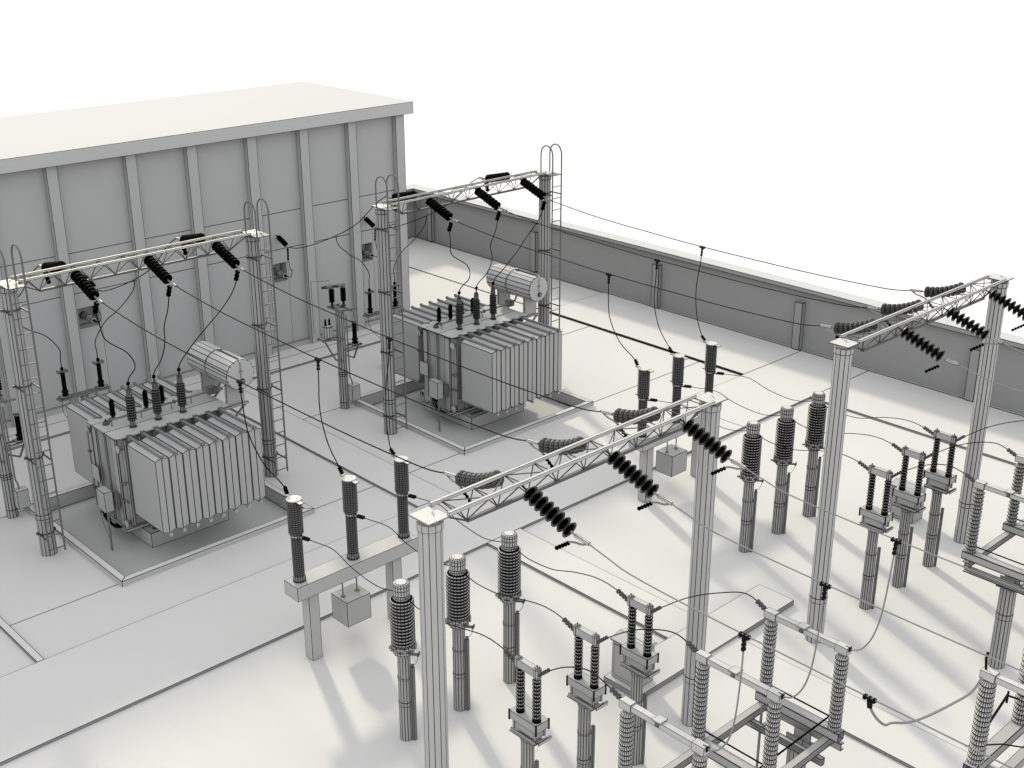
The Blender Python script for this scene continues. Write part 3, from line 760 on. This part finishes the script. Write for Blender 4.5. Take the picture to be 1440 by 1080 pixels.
    for q in ([(6.0, -1.05, 1.9), (6.0, -1.24, 2.05), (6.0, -1.24, 2.1), (6.0, -.8, 1.95)], [(6.0, -.8, 1.3), (6.0, -1.2, 1.35), (6.0, -1.2, 1.42), (6.0, -.8, 1.38)]):
        part(MB().prism(q, (.03, 0, 0)), 'lug', 'clampg')
    return t
tr = make_transformer()
tr['label'] = 'grey power transformer with finned radiators, left one under the rear left gantry'
copy_tree(tr, (7.9 + 13.36, 0, -.298), 'grey power transformer with finned radiators, right one nearer the boundary wall')
for bay in (0, 1):
    dx = 13.36 * bay
    for k in range(3):
        xb = (6.80, 7.66, 8.52)[k] + dx; x = PH[k] + P * bay
        p = Vector((x - .02, -.255 - YE + .36 + .12, 8.635 + ZE - .42))
        q = Vector((xb, -.44, 4.84))
        m = [p, p + Vector(((xb - x) * .10, .12, -.45)), p + Vector(((xb - x) * .3, .35, -1.0)), Vector((p.x + (xb - x) * .75, p.y + .2, 6.2)), Vector((xb + .02, p.y + .5, 5.6)), Vector((xb, -.55, 5.1)), q]
        cable('jumper_cable', m, f'cable from the rear gantry down to the {pname[k]} bushing of the {("left", "right")[bay]} transformer', 'cable', 'cables down to the transformer bushings', r=.018, tee=False, end='black', endlen=.1)

# ------------------------------------------------------------------ auxiliary poles
def make_aux():
    t = thing('equipment_pole', '', 'pole', (17.25, 3.14, 0), 'equipment poles')
    c = MB().lathe([(.188, 0), (.186, .28), (.19, .282), (.186, 1.38), (.196, 1.382), (.196, 1.46), (.186, 1.462), (.186, 1.54), (.182, 1.542), (.172, 4.06)], 12).build('pole', 'pole', t)
    b = MB()
    for x in (-.19, .19): b.bar((x, .5, 4.08), (x, -.5, 4.08), .05, .07)
    for y in (.38, .1): b.box(-.26, .26, y - .05, y + .05, 4.118, 4.14)
    b.bar((-.1, -.25, 4.05), (.55, -.35, 4.05), .06, .05)
    arm = b.build('crossarm', 'rail', t)
    for x, y in ((-.22, .15), (.20, .0)):
        pr, mt = sheds(4.34, 4.86, 6, .07, .115)
        i = MB().lathe([(.1, 4.142), (.1, 4.18), (.05, 4.2), (.05, 4.34)] + pr, 12, (x, y, 0), mats=[2] * 4 + mt).build('insulator', ['rim', 'under', 'rail'], t)
        b = MB().lathe([(.0, 0), (.07, .01), (.07, .32), (.05, .36), (.05, .46), (0, .47)], 10, (x + .10, y + .02, 4.95), (-1, .2, 0)).box(x - .05, x + .05, y - .05, y + .05, 4.862, 4.90)
        b.build('contact', 'bright', i)
    # left bracket with a small tank
    b = MB().bar((-1.0, .10, 3.04), (.0, .10, 2.92), .06).bar((-1.0, -.2, 3.04), (.0, -.2, 2.92), .06).box(-1.0, -.3, -.24, .14, 3.06, 3.09)
    b.bar((-.82, -.05, 3.0), (-.35, -.08, 2.1), .05).bar((-.35, -.08, 2.1), (-.05, -.2, 2.02), .05)
    b.build('bracket', 'rail', t)
    tk = MB().lathe([(.2, 3.095), (.2, 3.52), (.17, 3.55)], 12, (-.62, -.04, 0)).build('small_tank', 'steel', t)
    for dx in (-.09, .09): MB().lathe([(.045, 3.551), (.055, 3.6), (.035, 3.66), (.05, 3.72), (.02, 3.80), (.015, 3.84)], 8, (-.62 + dx, -.04, 0)).build('bushing', 'black', tk)
    # right bracket with an arrester
    b = MB().bar((.0, .12, 2.48), (.86, .10, 2.48), .06).bar((.0, -.18, 2.48), (.86, -.16, 2.48), .06).box(.42, .82, -.2, .14, 2.512, 2.54).bar((.75, -.05, 2.45), (.5, -.08, 1.98), .05).bar((.5, -.08, 1.98), (.1, -.1, 2.2), .05)
    b.build('bracket', 'rail', t)
    pr, mt = sheds(2.76, 3.36, 10, .075, .092)
    MB().lathe([(.12, 2.542), (.12, 2.60), (.07, 2.63), (.13, 2.68), (.13, 2.72), (.07, 2.76)] + pr + [(.1, 3.37), (.1, 3.44), (.05, 3.46)], 12, (.62, -.03, 0), mats=[0] * 6 + mt + [2, 2, 2]).build('arrester', ['rim', 'under', 'rail'], t)
    bx = MB().box(.08, .46, -.44, -.12, .36, .98).build('meter_box', 'steel', t)
    MB().tube([(.24, -.24, .98), (.24, -.22, 1.15), (.2, -.16, 1.3), (.2, -.12, 3.8)], .03, 6).build('conduit', 'clampg', bx)
    MB().tube([(-.95, .4, 4.0), (-.95, .4, 5.25), (-.3, .15, 5.2)], .008, 4).tube([(-.95, .4, 4.0), (-.95, .4, 3.2)], .008, 4).build('thin_wire', 'cable', t)
    return t
ax = make_aux(); ax['label'] = 'pole with crossarm insulators, small tank and meter box between the two transformers'
copy_tree(ax, (17.25 - P, 3.14, 0), 'pole with arrester and meter box cut by the left edge of the photo')

def make_stand():
    t = thing('insulator_stand', '', 'insulator stand', (8.0, 5.7, 0), 'stands behind the transformers')
    MB().lathe([(.13, 0), (.125, 2.33), (.15, 2.332), (.15, 2.40)], 12).build('pole', 'pole', t)
    MB().bar((-.95, -.1, 2.44), (.95, -.1, 2.44), .05, .08).bar((-.95, .1, 2.44), (.95, .1, 2.44), .05, .08).box(-.85, -.5, -.17, .17, 2.482, 2.52).box(.5, .85, -.17, .17, 2.482, 2.52).build('crossbar', 'rail', t)
    for x in (-.66, .66):
        pr, mt = sheds(2.76, 3.40, 14, .065, .082)
        i = MB().lathe([(.11, 2.522), (.11, 2.58), (.07, 2.6), (.12, 2.66), (.12, 2.70), (.075, 2.76)] + pr, 12, (x, 0, 0), mats=[0] * 6 + mt).build('insulator', ['rim', 'under'], t)
        MB().box(x - .17, x + .17, -.05, .05, 3.40, 3.45).box(x - .17, x - .12, -.1, .1, 3.38, 3.47).box(x + .12, x + .17, -.1, .1, 3.38, 3.47).build('terminal', 'rail', i)
    MB().tube([(-.85, -.15, 2.5), (-.92, -.3, 2.0), (-.6, -.9, 1.4)], .01, 4, smooth=4).tube([(.85, -.1, 2.5), (.9, -.2, 1.9), (.88, -.2, 1.2)], .01, 4, smooth=4).build('thin_wire', 'cable', t)
    return t
st = make_stand()
for bay in (0, 1):
    o = st if bay == 0 else copy_tree(st, (8.0 + P, 5.7, 0))
    o['label'] = f'crossbar stand with two black post insulators behind the {("left", "right")[bay]} transformer'
    for k, px in ((0, 5.62), (2, 10.23)):
        x = px + P * bay; side = ('left', 'right')[k // 2]
        # wall anchor string
        w = thing('wall_insulator', f'short black insulator on the hall wall for the {side} rear wire of the {BAY[bay]}', 'insulator', (x + .28, 10.17, 5.25), 'short insulators on the hall wall')
        d = Vector((.05, -.75, -.36)).normalized()
        MB().tube([(0, 0, 0), d * .16], .02, 6).build('hook', 'clamp', w)
        pr, mt = sheds(.14, .74, 7, .07, .115)
        MB().lathe(pr, 12, (0, 0, 0), d, mt).build('insulator', ['rim', 'under'], w)
        MB().tube([d * .74, d * .9], .022, 6).build('link', 'rail', w)
        b = clamp_mesh(d * .86 + Vector((0, .03, -.06)), d * .86 + Vector((.02, .1, -.62)), .05, 4)
        b.build('jumper_clamp', 'black', w)
        e = Vector((x + .28, 10.17, 5.25)) + d * .9
        pts = [(x, .255 + YB2, 8.69 + ZB2), (x, 2.7, 7.95), (x, 4.0, 6.92), (x, 5.4, 6.19), (x, 7.0, 5.52), (x + .15, 8.3, 5.08), (x + .28, 9.0, 4.92), tuple(e)]
        tag(MB().tube(pts, .017, 6, smooth=5).build('rear_wire', 'cable', origin=pts[0]), f'{side} wire from the hall wall up to the rear gantry, {BAY[bay]}', 'wire', 'wires from the hall wall to the rear gantries')
        xi = 8.0 + P * bay + (-.66 if k == 0 else .66)
        pts = [(x, 5.4, 6.18), (x + (xi - x) * .06, 5.42, 5.8), (x + (xi - x) * .4, 5.5, 5.25), (x + (xi - x) * .75, 5.6, 4.85), (xi, 5.68, 4.25), (xi, 5.7, 3.85), (xi, 5.7, 3.46)]
        cable('dropper_cable', pts, f'cable from the {side} rear wire to the post insulator, {BAY[bay]}', 'cable', 'cables to the post insulators', r=.017, tee=False, end='black', endlen=.12)
        xn = {0: 5.9, 2: 10.5}[k] if bay == 0 else {0: 19.17, 2: 23.78}[k]
        a = e + Vector((.02, .1, -.62)); q = Vector((xn, 9.56, 3.55))
        cable('jumper_cable', [a, a + Vector((.05, -.02, -.4)), Vector((xn + .16, 9.42, 3.85)), Vector((xn + .1, 9.45, 3.55)), q], f'short cable from the {side} wall insulator to the niche bushing, {BAY[bay]}', 'cable', 'cables to the niche bushings', r=.015, tee=False)

# ------------------------------------------------------------------ camera, light, world
cam = bpy.data.cameras.new('camera'); co = bpy.data.objects.new('camera', cam); col.objects.link(co)
cam.sensor_width = 36; cam.lens = 1759.2213 / 1440 * 36; cam.clip_start = .1; cam.clip_end = 6000
yaw, pitch, roll = .8158, -.3773, -.0014
fw = Vector((math.cos(yaw) * math.cos(pitch), math.sin(yaw) * math.cos(pitch), math.sin(pitch)))
rt = Vector((math.sin(yaw), -math.cos(yaw), 0)); up = rt.cross(fw)
c, s = math.cos(roll), math.sin(roll)
r2 = rt * c + up * s; u2 = up * c - rt * s
co.matrix_world = Matrix(((r2.x, u2.x, -fw.x, CAMP.x), (r2.y, u2.y, -fw.y, CAMP.y), (r2.z, u2.z, -fw.z, CAMP.z), (0, 0, 0, 1)))
scene.camera = co

EL = math.radians(25.5); SD = Vector((.37, .93, 0)).normalized()
sd = Vector((SD.x * math.cos(EL), SD.y * math.cos(EL), math.sin(EL)))
sun = bpy.data.lights.new('sun', 'SUN'); sun.energy = 4.2; sun.angle = math.radians(4.0); sun.color = (1, .92, .70)
so = bpy.data.objects.new('sun', sun); col.objects.link(so)
so.rotation_euler = sd.to_track_quat('Z', 'Y').to_euler(); so.location = (20, 40, 40)

w = bpy.data.worlds.new('World'); scene.world = w; w.use_nodes = True
nt = w.node_tree; N = nt.nodes; L = nt.links
for n in list(N): N.remove(n)
sky = N.new('ShaderNodeTexSky'); sky.sky_type = 'NISHITA'; sky.sun_disc = False
sky.sun_elevation = EL; sky.sun_rotation = math.atan2(SD.x, SD.y)
b1 = N.new('ShaderNodeBackground'); b1.inputs['Strength'].default_value = .03; L.new(sky.outputs[0], b1.inputs['Color'])
b2 = N.new('ShaderNodeBackground'); b2.inputs['Color'].default_value = (1, 1, 1, 1); b2.inputs['Strength'].default_value = 1.40   # bright haze
ad = N.new('ShaderNodeAddShader'); L.new(b1.outputs[0], ad.inputs[0]); L.new(b2.outputs[0], ad.inputs[1])
ow = N.new('ShaderNodeOutputWorld'); L.new(ad.outputs[0], ow.inputs['Surface'])
scene.view_settings.view_transform = 'Standard'; scene.view_settings.look = 'None'; scene.view_settings.exposure = 0
scene.cycles.max_bounces = 6
